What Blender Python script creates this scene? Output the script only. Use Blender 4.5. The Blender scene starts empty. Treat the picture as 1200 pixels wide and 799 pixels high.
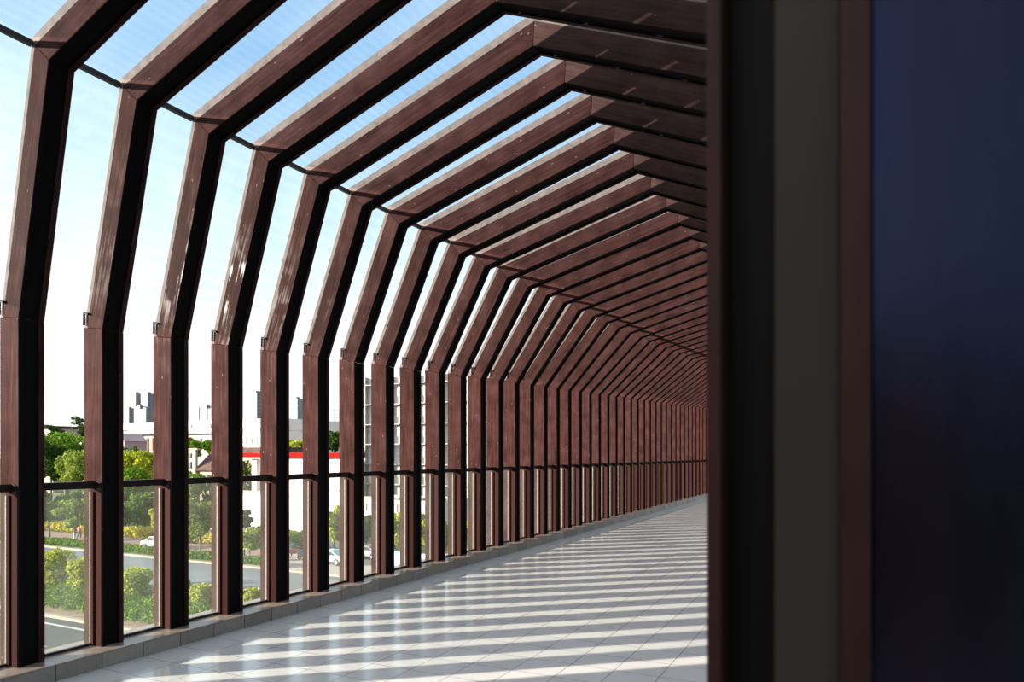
import bpy, bmesh, math, random
from mathutils import Vector, Matrix
random.seed(7)
SC = bpy.context.scene
COL = SC.collection
# ---------------------------------------------------------------- camera model
F = 815.0
TH = math.atan(409/815); CT, ST = math.cos(TH), math.sin(TH)
EYE = 1.41
GZ = EYE-11.0                      # street level far below the bridge deck
def x_at(u, Y):
    a = (u-600)/F
    return Y*(a*CT-ST)/(CT+a*ST)
def depth(X, Y): return -X*ST+Y*CT
def z_at(u, v, Y): return EYE+(532-v)*depth(x_at(u, Y), Y)/F
def ground(u, v, z=None):
    z = GZ if z is None else z
    d = F*(EYE-z)/(v-532); xc = (u-600)/F*d
    return xc*CT-d*ST, xc*ST+d*CT, d
# ---------------------------------------------------------------- helpers
def link(o, parent=None):
    COL.objects.link(o)
    if parent: o.parent = parent
    return o
def tag(o, label=None, cat=None, group=None, kind=None):
    if label: o['label'] = label
    if cat: o['category'] = cat
    if group: o['group'] = group
    if kind: o['kind'] = kind
    return o
def empty(name, loc, rz=0):
    o = bpy.data.objects.new(name, None); o.location = loc; o.rotation_euler = (0, 0, rz)
    o.empty_display_size = .2
    return link(o)
class MB:
    def __init__(s): s.v = []; s.f = []; s.uv = []
    def face(s, pts, uvs=None):
        n = len(s.v); s.v += [tuple(p) for p in pts]; s.f.append(tuple(range(n, n+len(pts))))
        s.uv.append(uvs)
    def box(s, x0, x1, y0, y1, z0, z1):
        p = [(x0,y0,z0),(x1,y0,z0),(x1,y1,z0),(x0,y1,z0),(x0,y0,z1),(x1,y0,z1),(x1,y1,z1),(x0,y1,z1)]
        n = len(s.v); s.v += p
        for q in ((0,3,2,1),(4,5,6,7),(0,1,5,4),(1,2,6,5),(2,3,7,6),(3,0,4,7)):
            s.f.append(tuple(n+i for i in q)); s.uv.append(None)
        return s
    def tube(s, pts, rads, seg=10):
        rings = []
        for i, p in enumerate(pts):
            p = Vector(p)
            d = (Vector(pts[min(i+1, len(pts)-1)])-Vector(pts[max(i-1, 0)])).normalized()
            a = d.orthogonal().normalized() if i == 0 else (rings_a - d*rings_a.dot(d)).normalized()
            rings_a = a; b = d.cross(a)
            n = len(s.v); r = rads[i] if hasattr(rads, '__len__') else rads
            s.v += [tuple(p+a*math.cos(2*math.pi*k/seg)*r+b*math.sin(2*math.pi*k/seg)*r) for k in range(seg)]
            rings.append(n)
        for r0, r1 in zip(rings, rings[1:]):
            for k in range(seg):
                s.f.append((r0+k, r0+(k+1) % seg, r1+(k+1) % seg, r1+k)); s.uv.append(None)
        s.f.append(tuple(rings[0]+k for k in reversed(range(seg)))); s.uv.append(None)
        s.f.append(tuple(rings[-1]+k for k in range(seg))); s.uv.append(None)
        return s
    def prism(s, poly, y0, y1):      # poly in x,z
        n = len(s.v); m = len(poly)
        s.v += [(x, y0, z) for x, z in poly]+[(x, y1, z) for x, z in poly]
        s.f.append(tuple(n+i for i in range(m))); s.uv.append(None)
        s.f.append(tuple(n+m+i for i in reversed(range(m)))); s.uv.append(None)
        for i in range(m):
            j = (i+1) % m
            s.f.append((n+j, n+i, n+m+i, n+m+j)); s.uv.append(None)
        return s
    def mesh(s, name, mat):
        me = bpy.data.meshes.new(name); me.from_pydata(s.v, [], s.f)
        if any(u for u in s.uv):
            ul = me.uv_layers.new(name='UVMap')
            for p, u in zip(me.polygons, s.uv):
                if u:
                    for li, c in zip(p.loop_indices, u): ul.data[li].uv = c
        bm = bmesh.new(); bm.from_mesh(me); bmesh.ops.recalc_face_normals(bm, faces=bm.faces); bm.to_mesh(me); bm.free()
        if mat: me.materials.append(mat)
        return me
    def build(s, name, mat, parent=None, loc=None, smooth=False, bevel=0):
        o = bpy.data.objects.new(name, s.mesh(name, mat))
        if smooth:
            for p in o.data.polygons: p.use_smooth = True
        if loc: o.location = loc
        if bevel:
            b = o.modifiers.new('bevel', 'BEVEL'); b.width = bevel; b.segments = 1; b.limit_method = 'ANGLE'
        return link(o, parent)
def box(name, mat, x0, x1, y0, y1, z0, z1, parent=None, bevel=0):
    return MB().box(x0, x1, y0, y1, z0, z1).build(name, mat, parent, bevel=bevel)
ONES = ['','first','second','third','fourth','fifth','sixth','seventh','eighth','ninth','tenth','eleventh','twelfth','thirteenth',
 'fourteenth','fifteenth','sixteenth','seventeenth','eighteenth','nineteenth']
def ordn(n):
    if n < 20: return ONES[n]
    t = {2:'twent',3:'thirt',4:'fort'}[n//10]
    return t+'ieth' if n % 10 == 0 else t+'y-'+ONES[n % 10]
# ---------------------------------------------------------------- materials
def M(name):
    m = bpy.data.materials.new(name); m.use_nodes = True
    nt = m.node_tree; nt.nodes.clear()
    out = nt.nodes.new('ShaderNodeOutputMaterial')
    return m, nt, out
def N(nt, t, **k):
    n = nt.nodes.new(t)
    for a, b in k.items():
        if a in n.inputs.keys() if False else False: pass
        setattr(n, a, b)
    return n
def plain(name, col, rough=.6, var=.15, scale=4, spec=.4, bump=0, metal=0, coords='Object', noise_stretch=(1,1,1)):
    m, nt, out = M(name)
    b = N(nt, 'ShaderNodeBsdfPrincipled'); nt.links.new(b.outputs[0], out.inputs[0])
    b.inputs['Roughness'].default_value = rough; b.inputs['Specular IOR Level'].default_value = spec
    b.inputs['Metallic'].default_value = metal
    tc = N(nt, 'ShaderNodeTexCoord'); mp = N(nt, 'ShaderNodeMapping'); mp.inputs['Scale'].default_value = noise_stretch
    nt.links.new(tc.outputs[coords], mp.inputs[0])
    no = N(nt, 'ShaderNodeTexNoise'); no.inputs['Scale'].default_value = scale; no.inputs['Detail'].default_value = 5
    nt.links.new(mp.outputs[0], no.inputs['Vector'])
    r = N(nt, 'ShaderNodeValToRGB')
    r.color_ramp.elements[0].position = .3; r.color_ramp.elements[1].position = .7
    r.color_ramp.elements[0].color = tuple(c*(1-var) for c in col)+(1,)
    r.color_ramp.elements[1].color = tuple(min(1, c*(1+var)) for c in col)+(1,)
    nt.links.new(no.outputs[0], r.inputs[0]); nt.links.new(r.outputs[0], b.inputs['Base Color'])
    if bump:
        bu = N(nt, 'ShaderNodeBump'); bu.inputs['Strength'].default_value = bump; bu.inputs['Distance'].default_value = .01
        nt.links.new(no.outputs[0], bu.inputs['Height']); nt.links.new(bu.outputs[0], b.inputs['Normal'])
    return m
def wood(name, c0, c1, rough=.42, spec=.45, coat=0):
    """stained timber: long grain along U of the UV map, pale scratches and nail heads"""
    m, nt, out = M(name)
    b = N(nt, 'ShaderNodeBsdfPrincipled'); nt.links.new(b.outputs[0], out.inputs[0])
    uv = N(nt, 'ShaderNodeUVMap')
    oi = N(nt, 'ShaderNodeObjectInfo')
    ad = N(nt, 'ShaderNodeVectorMath', operation='ADD')
    sc = N(nt, 'ShaderNodeVectorMath', operation='SCALE'); sc.inputs['Scale'].default_value = 37
    cm = N(nt, 'ShaderNodeCombineXYZ'); 
    nt.links.new(oi.outputs['Random'], cm.inputs[0]); nt.links.new(oi.outputs['Random'], cm.inputs[1])
    nt.links.new(cm.outputs[0], sc.inputs[0]); nt.links.new(uv.outputs[0], ad.inputs[0]); nt.links.new(sc.outputs[0], ad.inputs[1])
    mp = N(nt, 'ShaderNodeMapping'); mp.inputs['Scale'].default_value = (2.2, 45, 1); nt.links.new(ad.outputs[0], mp.inputs[0])
    n1 = N(nt, 'ShaderNodeTexNoise'); n1.inputs['Scale'].default_value = 1; n1.inputs['Detail'].default_value = 6; n1.inputs['Distortion'].default_value = .8
    nt.links.new(mp.outputs[0], n1.inputs['Vector'])
    n2 = N(nt, 'ShaderNodeTexNoise'); n2.inputs['Scale'].default_value = 5; n2.inputs['Detail'].default_value = 4
    nt.links.new(ad.outputs[0], n2.inputs['Vector'])
    mx = N(nt, 'ShaderNodeMath', operation='MULTIPLY_ADD'); mx.inputs[1].default_value = .5
    hl = N(nt, 'ShaderNodeMath', operation='MULTIPLY'); hl.inputs[1].default_value = .5
    nt.links.new(n2.outputs[0], hl.inputs[0]); nt.links.new(n1.outputs[0], mx.inputs[0]); nt.links.new(hl.outputs[0], mx.inputs[2])
    r = N(nt, 'ShaderNodeValToRGB'); r.color_ramp.elements[0].position = .36; r.color_ramp.elements[1].position = .64
    r.color_ramp.elements[0].color = c0+(1,); r.color_ramp.elements[1].color = c1+(1,)
    nt.links.new(mx.outputs[0], r.inputs[0])
    # sparse pale flecks
    mp2 = N(nt, 'ShaderNodeMapping'); mp2.inputs['Scale'].default_value = (6, 16, 1); nt.links.new(ad.outputs[0], mp2.inputs[0])
    vo = N(nt, 'ShaderNodeTexVoronoi'); vo.inputs['Scale'].default_value = 1; nt.links.new(mp2.outputs[0], vo.inputs['Vector'])
    lt = N(nt, 'ShaderNodeMath', operation='LESS_THAN'); lt.inputs[1].default_value = .055; nt.links.new(vo.outputs['Distance'], lt.inputs[0])
    mi = N(nt, 'ShaderNodeMix', data_type='RGBA'); mi.inputs['B'].default_value = (.16, .11, .10, 1)
    nt.links.new(lt.outputs[0], mi.inputs['Factor']); nt.links.new(r.outputs[0], mi.inputs['A'])
    nt.links.new(mi.outputs['Result'], b.inputs['Base Color'])
    rr = N(nt, 'ShaderNodeMapRange'); rr.inputs['To Min'].default_value = rough-.12; rr.inputs['To Max'].default_value = rough+.12
    nt.links.new(n2.outputs[0], rr.inputs[0]); nt.links.new(rr.outputs[0], b.inputs['Roughness'])
    b.inputs['Specular IOR Level'].default_value = spec
    if coat:                          # lacquer survives only in patches
        cw = N(nt, 'ShaderNodeMapRange'); cw.inputs['From Min'].default_value = .52; cw.inputs['From Max'].default_value = .66; cw.inputs['To Max'].default_value = coat
        nt.links.new(mx.outputs[0], cw.inputs[0]); nt.links.new(cw.outputs[0], b.inputs['Coat Weight']); b.inputs['Coat Roughness'].default_value = .16
    bu = N(nt, 'ShaderNodeBump'); bu.inputs['Strength'].default_value = .35; bu.inputs['Distance'].default_value = .004
    nt.links.new(mx.outputs[0], bu.inputs['Height']); nt.links.new(bu.outputs[0], b.inputs['Normal'])
    return m
def glass(name, tint, haze, haze_col, gloss=.06, ripple=0, rough=.02):
    """thin sheet: clear transmission + dust haze + weak mirror reflection"""
    m, nt, out = M(name)
    tr = N(nt, 'ShaderNodeBsdfTransparent')
    if ripple:
        uv = N(nt, 'ShaderNodeUVMap')
        mp = N(nt, 'ShaderNodeMapping'); mp.inputs['Scale'].default_value = (1, .12, 1); nt.links.new(uv.outputs[0], mp.inputs[0])
        wv = N(nt, 'ShaderNodeTexWave'); wv.inputs['Scale'].default_value = ripple; wv.inputs['Distortion'].default_value = 2.5; wv.inputs['Detail'].default_value = 3
        nt.links.new(mp.outputs[0], wv.inputs['Vector'])
        no = N(nt, 'ShaderNodeTexNoise'); no.inputs['Scale'].default_value = 2.2; no.inputs['Detail'].default_value = 6
        mp3 = N(nt, 'ShaderNodeMapping'); mp3.inputs['Scale'].default_value = (1, 4, 1); nt.links.new(uv.outputs[0], mp3.inputs[0]); nt.links.new(mp3.outputs[0], no.inputs['Vector'])
        mu = N(nt, 'ShaderNodeMix', data_type='FLOAT'); mu.inputs['Factor'].default_value = .6
        nt.links.new(wv.outputs['Fac'], mu.inputs['A']); nt.links.new(no.outputs[0], mu.inputs['B'])
        r = N(nt, 'ShaderNodeValToRGB'); r.color_ramp.elements[0].position = .3; r.color_ramp.elements[1].position = .7
        r.color_ramp.elements[0].color = tuple(c*.972 for c in tint)+(1,); r.color_ramp.elements[1].color = tint+(1,)
        nt.links.new(mu.outputs['Result'], r.inputs[0]); nt.links.new(r.outputs[0], tr.inputs[0])
    else: tr.inputs[0].default_value = tint+(1,)
    df = N(nt, 'ShaderNodeBsdfTranslucent'); df.inputs[0].default_value = haze_col+(1,)
    d2 = N(nt, 'ShaderNodeBsdfDiffuse'); d2.inputs[0].default_value = haze_col+(1,)
    hz = N(nt, 'ShaderNodeMixShader'); hz.inputs[0].default_value = .5
    nt.links.new(df.outputs[0], hz.inputs[1]); nt.links.new(d2.outputs[0], hz.inputs[2])
    s1 = N(nt, 'ShaderNodeMixShader')
    geo = N(nt, 'ShaderNodeTexCoord'); nz = N(nt, 'ShaderNodeTexNoise'); nz.inputs['Scale'].default_value = 2.5; nz.inputs['Detail'].default_value = 7
    nt.links.new(geo.outputs['Object'], nz.inputs['Vector'])
    mr = N(nt, 'ShaderNodeMapRange'); mr.inputs['From Min'].default_value = .3; mr.inputs['From Max'].default_value = .75
    mr.inputs['To Min'].default_value = haze*.5; mr.inputs['To Max'].default_value = haze*1.6
    nt.links.new(nz.outputs[0], mr.inputs[0]); nt.links.new(mr.outputs[0], s1.inputs[0])
    nt.links.new(tr.outputs[0], s1.inputs[1]); nt.links.new(hz.outputs[0], s1.inputs[2])
    gl = N(nt, 'ShaderNodeBsdfGlossy'); gl.inputs['Roughness'].default_value = rough
    lw = N(nt, 'ShaderNodeLayerWeight'); p5 = N(nt, 'ShaderNodeMath', operation='POWER'); p5.inputs[1].default_value = 5
    nt.links.new(lw.outputs['Facing'], p5.inputs[0])
    fc = N(nt, 'ShaderNodeMath', operation='MULTIPLY_ADD'); fc.inputs[1].default_value = .6; fc.inputs[2].default_value = gloss
    nt.links.new(p5.outputs[0], fc.inputs[0])
    s2 = N(nt, 'ShaderNodeMixShader'); nt.links.new(fc.outputs[0], s2.inputs[0]); nt.links.new(s1.outputs[0], s2.inputs[1]); nt.links.new(gl.outputs[0], s2.inputs[2])
    nt.links.new(s2.outputs[0], out.inputs[0])
    return m
def tiles(name, px, py, ox, oy, col, joint, rough, jw=.004, var=.06, axes=(0, 1), spec=.5):
    m, nt, out = M(name)
    b = N(nt, 'ShaderNodeBsdfPrincipled'); nt.links.new(b.outputs[0], out.inputs[0])
    ge = N(nt, 'ShaderNodeNewGeometry'); sp = N(nt, 'ShaderNodeSeparateXYZ'); nt.links.new(ge.outputs['Position'], sp.inputs[0])
    masks = []; cells = []
    for ax, p, o in ((axes[0], px, ox), (axes[1], py, oy)):
        if not p: continue
        a = N(nt, 'ShaderNodeMath', operation='SUBTRACT'); a.inputs[1].default_value = o; nt.links.new(sp.outputs[ax], a.inputs[0])
        d = N(nt, 'ShaderNodeMath', operation='DIVIDE'); d.inputs[1].default_value = p; nt.links.new(a.outputs[0], d.inputs[0])
        fl = N(nt, 'ShaderNodeMath', operation='FLOOR'); nt.links.new(d.outputs[0], fl.inputs[0]); cells.append(fl)
        fr = N(nt, 'ShaderNodeMath', operation='PINGPONG'); fr.inputs[1].default_value = .5; nt.links.new(d.outputs[0], fr.inputs[0])
        lt = N(nt, 'ShaderNodeMath', operation='LESS_THAN'); lt.inputs[1].default_value = jw/p; nt.links.new(fr.outputs[0], lt.inputs[0]); masks.append(lt)
    mk = masks[0]
    if len(masks) > 1:
        mk = N(nt, 'ShaderNodeMath', operation='MAXIMUM'); nt.links.new(masks[0].outputs[0], mk.inputs[0]); nt.links.new(masks[1].outputs[0], mk.inputs[1])
    cv = N(nt, 'ShaderNodeCombineXYZ')
    for i, cc in enumerate(cells): nt.links.new(cc.outputs[0], cv.inputs[i])
    wn = N(nt, 'ShaderNodeTexWhiteNoise'); nt.links.new(cv.outputs[0], wn.inputs['Vector'])
    no = N(nt, 'ShaderNodeTexNoise'); no.inputs['Scale'].default_value = 14; no.inputs['Detail'].default_value = 8; no.inputs['Distortion'].default_value = 1.5; nt.links.new(ge.outputs['Position'], no.inputs['Vector'])
    su = N(nt, 'ShaderNodeMath', operation='ADD'); nt.links.new(wn.outputs[0], su.inputs[0]); nt.links.new(no.outputs[0], su.inputs[1])
    mr = N(nt, 'ShaderNodeMapRange'); mr.inputs['From Max'].default_value = 2; mr.inputs['To Min'].default_value = 1-var; mr.inputs['To Max'].default_value = 1+var
    nt.links.new(su.outputs[0], mr.inputs[0])
    vm = N(nt, 'ShaderNodeVectorMath', operation='SCALE'); vm.inputs[0].default_value = col; nt.links.new(mr.outputs[0], vm.inputs['Scale'])
    mi = N(nt, 'ShaderNodeMix', data_type='RGBA'); mi.inputs['B'].default_value = joint+(1,)
    nt.links.new(mk.outputs[0], mi.inputs['Factor']); nt.links.new(vm.outputs[0], mi.inputs['A']); nt.links.new(mi.outputs['Result'], b.inputs['Base Color'])
    r2 = N(nt, 'ShaderNodeMapRange'); r2.inputs['To Min'].default_value = rough*.75; r2.inputs['To Max'].default_value = rough*1.3
    nt.links.new(no.outputs[0], r2.inputs[0]); nt.links.new(r2.outputs[0], b.inputs['Roughness'])
    b.inputs['Specular IOR Level'].default_value = spec
    bu = N(nt, 'ShaderNodeBump'); bu.inputs['Strength'].default_value = .25; bu.inputs['Distance'].default_value = .002; bu.invert = True
    nt.links.new(mk.outputs[0], bu.inputs['Height']); nt.links.new(bu.outputs[0], b.inputs['Normal'])
    return m
def facade(name, col, win, px, pz, wx=.6, wz=.5, rough=.7):
    """distant tower cladding: regular window pattern in world metres"""
    m, nt, out = M(name)
    b = N(nt, 'ShaderNodeBsdfPrincipled'); nt.links.new(b.outputs[0], out.inputs[0]); b.inputs['Roughness'].default_value = rough
    ge = N(nt, 'ShaderNodeNewGeometry'); sp = N(nt, 'ShaderNodeSeparateXYZ'); nt.links.new(ge.outputs['Position'], sp.inputs[0])
    ad = N(nt, 'ShaderNodeMath', operation='ADD'); nt.links.new(sp.outputs[0], ad.inputs[0]); nt.links.new(sp.outputs[1], ad.inputs[1])
    ms = []
    for src, p, w in ((ad.outputs[0], px, wx), (sp.outputs[2], pz, wz)):
        d = N(nt, 'ShaderNodeMath', operation='DIVIDE'); d.inputs[1].default_value = p; nt.links.new(src, d.inputs[0])
        pp = N(nt, 'ShaderNodeMath', operation='PINGPONG'); pp.inputs[1].default_value = .5; nt.links.new(d.outputs[0], pp.inputs[0])
        l = N(nt, 'ShaderNodeMath', operation='LESS_THAN'); l.inputs[1].default_value = w/2; nt.links.new(pp.outputs[0], l.inputs[0]); ms.append(l)
    mu = N(nt, 'ShaderNodeMath', operation='MULTIPLY'); nt.links.new(ms[0].outputs[0], mu.inputs[0]); nt.links.new(ms[1].outputs[0], mu.inputs[1])
    mi = N(nt, 'ShaderNodeMix', data_type='RGBA'); mi.inputs['A'].default_value = col+(1,); mi.inputs['B'].default_value = win+(1,)
    nt.links.new(mu.outputs[0], mi.inputs['Factor']); nt.links.new(mi.outputs['Result'], b.inputs['Base Color'])
    return m
def leafmat(name, c0, c1):
    m, nt, out = M(name)
    ge = N(nt, 'ShaderNodeNewGeometry'); rp = N(nt, 'ShaderNodeValToRGB')
    rp.color_ramp.elements[0].color = c0+(1,); rp.color_ramp.elements[1].color = c1+(1,)
    nt.links.new(ge.outputs['Random Per Island'], rp.inputs[0])
    d = N(nt, 'ShaderNodeBsdfDiffuse'); t = N(nt, 'ShaderNodeBsdfTranslucent'); mx = N(nt, 'ShaderNodeMixShader'); mx.inputs[0].default_value = .3
    nt.links.new(rp.outputs[0], d.inputs[0]); nt.links.new(rp.outputs[0], t.inputs[0])
    nt.links.new(d.outputs[0], mx.inputs[1]); nt.links.new(t.outputs[0], mx.inputs[2]); nt.links.new(mx.outputs[0], out.inputs[0])
    return m

WOOD = wood('rib_timber', (.019, .0080, .0072), (.048, .0210, .0194), rough=.5, spec=.004, coat=.06)
WOOD2 = wood('rib_timber_skylit', (.028, .014, .012), (.058, .031, .027), rough=.5, spec=.03)  # greyer copy for the right slope, blue skylight worked into the colour
COLW = wood('column_timber', (.022, .0085, .0075), (.036, .014, .0125), rough=.5, spec=.1)
OLIVE = plain('column_back_board', (.022, .018, .0125), .8, .25, 6, noise_stretch=(1, 1, .15))
PANEL = plain('column_gloss_panel', (.009, .0038, .004), .25, .6, 5, spec=.38, bump=.6, noise_stretch=(1, 1, .25))
PANEL.node_tree.nodes['Principled BSDF'].inputs['Specular Tint'].default_value = (.22, .42, 1, 1)  # blue of the sky reflection put into the specular tint
BED = plain('bedding_strip', (.12, .092, .082), .85, .3, 14, bump=.4)
RAIL = plain('rail_metal', (.012, .0065, .006), .4, .2, 8, spec=.12)
BAR = plain('black_bar', (.012, .010, .010), .5, .2, 8)
SEAL = plain('sealant', (.16, .15, .145), .6, .15, 12)
GASK = plain('gasket', (.008, .008, .008), .6, .2, 10)
CHAN = plain('channel_shade', (.0028, .0024, .0025), .6, .2, 6, spec=.06)  # inner sides lie in shade; their darkness is put into this colour
CLEAR = glass('clear_glass', (.955, .975, .96), .028, (.62, .66, .60), gloss=.03)
PATT = glass('patterned_glass', (.93, .965, .975), .05, (.75, .85, .88), gloss=.03, ripple=3)
ROOFG = glass('ribbed_roof_glass', (.91, .955, .98), .05, (.7, .82, .88), gloss=.03, ripple=5)
FLOOR = tiles('floor_tiles', .2995, .295, -2.638, 2.88, (.61, .60, .572), (.19, .195, .19), .15, jw=.0026, var=.07)
CURB = tiles('curb_tiles', 0, .295, 0, 2.88, (.24, .205, .17), (.03, .03, .03), .45, jw=.003, var=.45)
CURBTOP = plain('curb_cap', (.23, .18, .15), .3, .2, 14)
# ---------------------------------------------------------------- deck
fl = box('floor', FLOOR, -4.80, 1.2, -6, 28, -.25, 0); tag(fl, kind='structure')
cb = MB().box(-4.86, -4.462, -1, 27, .001, .10).build('baseboard_left', CURB); tag(cb, kind='structure')
cc = MB().box(-4.86, -4.455, -1, 27, .1005, .108).build('trim_1', CURBTOP, bevel=.002); tag(cc, kind='structure')
cr = box('baseboard_right', CURB, .42, .8, 1.35, 27, .001, .107); tag(cr, kind='structure')
sl = plain('deck_concrete', (.3, .29, .27), .8, .15, 2)
ds = box('trim_2', sl, -4.95, 1.3, -6, 28.2, -1.0, -.255); tag(ds, kind='structure')
# unseen walls behind the viewpoint: left stops the sun, back added to darken reflections
PL = plain('dark_plaster', (.06, .055, .055), .8, .2, 2)
w = box('wall_left', PL, -5.2, -5.05, -6, .9, -1, 4.6); tag(w, kind='structure')
w = box('wall_back_added', PL, -5.04, 1.2, -4.3, -4.15, .002, 2.3); tag(w, kind='structure')
# ---------------------------------------------------------------- ribs
W = .153
def Yf(k): return .523*(k+9.335)-4.575*math.tan(TH)
def lerp(tab, k):
    if k <= tab[0][0]: a, b = tab[0], tab[1]
    elif k >= tab[-1][0]: a, b = tab[-2], tab[-1]
    else:
        for a, b in zip(tab, tab[1:]):
            if a[0] <= k <= b[0]: break
    t = (k-a[0])/(b[0]-a[0]); return a[1]+(b[1]-a[1])*t
K2X = [(-5,-4.42),(0,-4.27),(2,-4.178),(5,-4.06),(10,-3.915),(15,-3.745),(19,-3.60),(23,-3.51),(27,-3.41),(45,-3.0)]
K2Z = [(-5,3.79),(0,3.728),(5,3.672),(10,3.592),(15,3.562),(19,3.535),(23,3.572),(27,3.612),(45,3.78)]
APX = [(-5,-2.36),(3,-2.13),(6,-2.044),(9,-1.965),(13,-1.89),(45,-1.3)]
APZ = [(-5,4.58),(3,4.36),(5,4.318),(9,4.165),(12,4.115),(20,4.03),(45,3.95)]
def profile(k):
    ax, az = lerp(APX, k), lerp(APZ, k)
    k2x = -.05
    return [(-4.577, .1085), (-4.58, 2.238+.0168*k), (lerp(K2X, k), lerp(K2Z, k)), (ax, az),
            (k2x, az-.432*(k2x-ax)), (.45, 2.238+.0168*k), (.45, .1085)]
def norm(a, b):                       # outward normal for left->apex->right ordering
    dx, dz = b[0]-a[0], b[1]-a[1]; l = math.hypot(dx, dz)
    return (-dz/l, dx/l)
def miters(P):
    out = []
    for i in range(len(P)):
        if i == 0: n = norm(P[0], P[1]); out.append(n); continue
        if i == len(P)-1: n = norm(P[-2], P[-1]); out.append(n); continue
        a = norm(P[i-1], P[i]); b = norm(P[i], P[i+1])
        s = (a[0]+b[0], a[1]+b[1]); l = math.hypot(*s); s = (s[0]/l, s[1]/l)
        d = s[0]*a[0]+s[1]*a[1]; out.append((s[0]/d, s[1]/d))
    return out
def extrude(P, m, i, sect, y0, mat, name, parent, bevel=.003, shrink=.0003):
    """one straight member between profile points i and i+1; sect = loop of (outward, y)"""
    A, B = P[i], P[i+1]; L = math.hypot(B[0]-A[0], B[1]-A[1]); ux, uz = (B[0]-A[0])/L, (B[1]-A[1])/L
    mb = MB(); ra, rb = [], []
    for n, y in sect:
        ra.append((A[0]+m[i][0]*n+ux*shrink, y0+y, A[1]+m[i][1]*n+uz*shrink))
        rb.append((B[0]+m[i+1][0]*n-ux*shrink, y0+y, B[1]+m[i+1][1]*n-uz*shrink))
    v = 0
    for j in range(len(sect)):
        q = (j+1) % len(sect); dv = math.hypot(sect[q][0]-sect[j][0], sect[q][1]-sect[j][1])
        mb.face([ra[j], rb[j], rb[q], ra[q]], [(0, v), (L, v), (L, v+dv), (0, v+dv)]); v += dv
    mb.face(ra, [(0, y) for _, y in sect]); mb.face(rb, [(L, y) for _, y in sect])
    me = mb.mesh(name, mat)
    bm = bmesh.new(); bm.from_mesh(me); bmesh.ops.remove_doubles(bm, verts=bm.verts, dist=1e-5); bmesh.ops.recalc_face_normals(bm, faces=bm.faces); bm.to_mesh(me); bm.free()
    if len(sect) == 8:               # inner side and its channel get the near-black shade colour
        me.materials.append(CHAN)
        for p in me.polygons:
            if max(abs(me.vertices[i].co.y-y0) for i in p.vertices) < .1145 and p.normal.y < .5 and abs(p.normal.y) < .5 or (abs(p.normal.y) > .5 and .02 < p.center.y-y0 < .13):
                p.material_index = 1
    o = bpy.data.objects.new(name, me)
    if bevel:
        b = o.modifiers.new('bevel', 'BEVEL'); b.width = bevel; b.segments = 1; b.limit_method = 'ANGLE'; b.angle_limit = .6
    return link(o, parent)
def sect(n1, ch=.014):
    return [(0, 0), (0, .034), (ch, .036), (ch, .112), (0, .114), (0, W), (n1, W), (n1, 0)]
D0, D1, D2, D3 = .200, .165, .202, .226
names = ['post', 'inclined_beam', 'rafter', 'rafter', 'inclined_beam', 'post']
KMIN, KMAX = -4, 42
for k in range(KMIN, KMAX+1):
    P = profile(k); m = miters(P); y0 = Yf(k)-W
    Pl = [(x+4.577, z-.1085) for x, z in P]
    e = empty('timber_rib', (-4.577, y0, .1085))
    vis = 0 <= k <= 39
    if vis:
        tag(e, 'angled dark red timber rib, %s rib from the left edge of the photo' % ordn(k+1), 'rib', 'timber ribs of the gallery')
    elif k < 0:
        tag(e, 'angled dark red timber rib beside or behind the viewpoint, before the first rib in view', 'rib', 'timber ribs before the first in view')
    else:
        tag(e, 'far timber rib hidden beyond the blurred column edge', 'rib', 'hidden far ribs')
    for i in range(6):
        d = D0 if i in (0, 5) else D1
        sc_ = sect(d)
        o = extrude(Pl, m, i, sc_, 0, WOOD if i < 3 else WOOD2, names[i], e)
        if i in (1, 2, 3, 4):
            dd = D3 if i in (2, 3) else D2
            extrude(Pl, m, i, [(D1+.001, .004), (D1+.001, W-.004), (dd, W-.004), (dd, .004)], 0, BED, 'bedding_strip', e, bevel=0)
    if vis or k == -1:
        # glazing bead and pale sealant line on the near side of the post, below the rail
        MB().box(-.110, -.082, -.014, -.001, .002, 1.045).build('glazing_bead', WOOD, e)
        MB().box(-.062, -.006, -.006, -.001, .002, 1.045).build('cover_strip', WOOD, e)
        tag(MB().box(-.123, -.112, -.012, -.001, .002, 1.045).build('sealant_line', SEAL, e), 'pale grey sealant line')
# ---------------------------------------------------------------- glazing, rails
def pane_quad(P, m, i, n0, n1, y0, y1, t0=0., t1=1., ea=0.):
    """thin slab between profile points i,i+1 at offsets n0..n1"""
    mb = MB()
    def pt(t, n, y):
        a = (P[i][0]+m[i][0]*n, P[i][1]+m[i][1]*n); b = (P[i+1][0]+m[i+1][0]*n, P[i+1][1]+m[i+1][1]*n)
        return (a[0]+(b[0]-a[0])*t, y, a[1]+(b[1]-a[1])*t)
    L = math.hypot(P[i+1][0]-P[i][0], P[i+1][1]-P[i][1])
    c = [pt(t, n, y) for t, y in ((t0, y0), (t0, y1), (t1, y1), (t1, y0)) for n in (n0, n1)]
    uv = [(t*L, y) for t, y in ((t0, y0), (t0, y1), (t1, y1), (t1, y0))]
    mb.face([c[0], c[2], c[4], c[6]], uv); mb.face([c[1], c[3], c[5], c[7]], uv)
    for a, b in ((0, 2), (2, 4), (4, 6), (6, 0)): mb.face([c[a], c[b], c[b+1], c[a+1]], [uv[0]]*4)
    return mb
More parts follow.
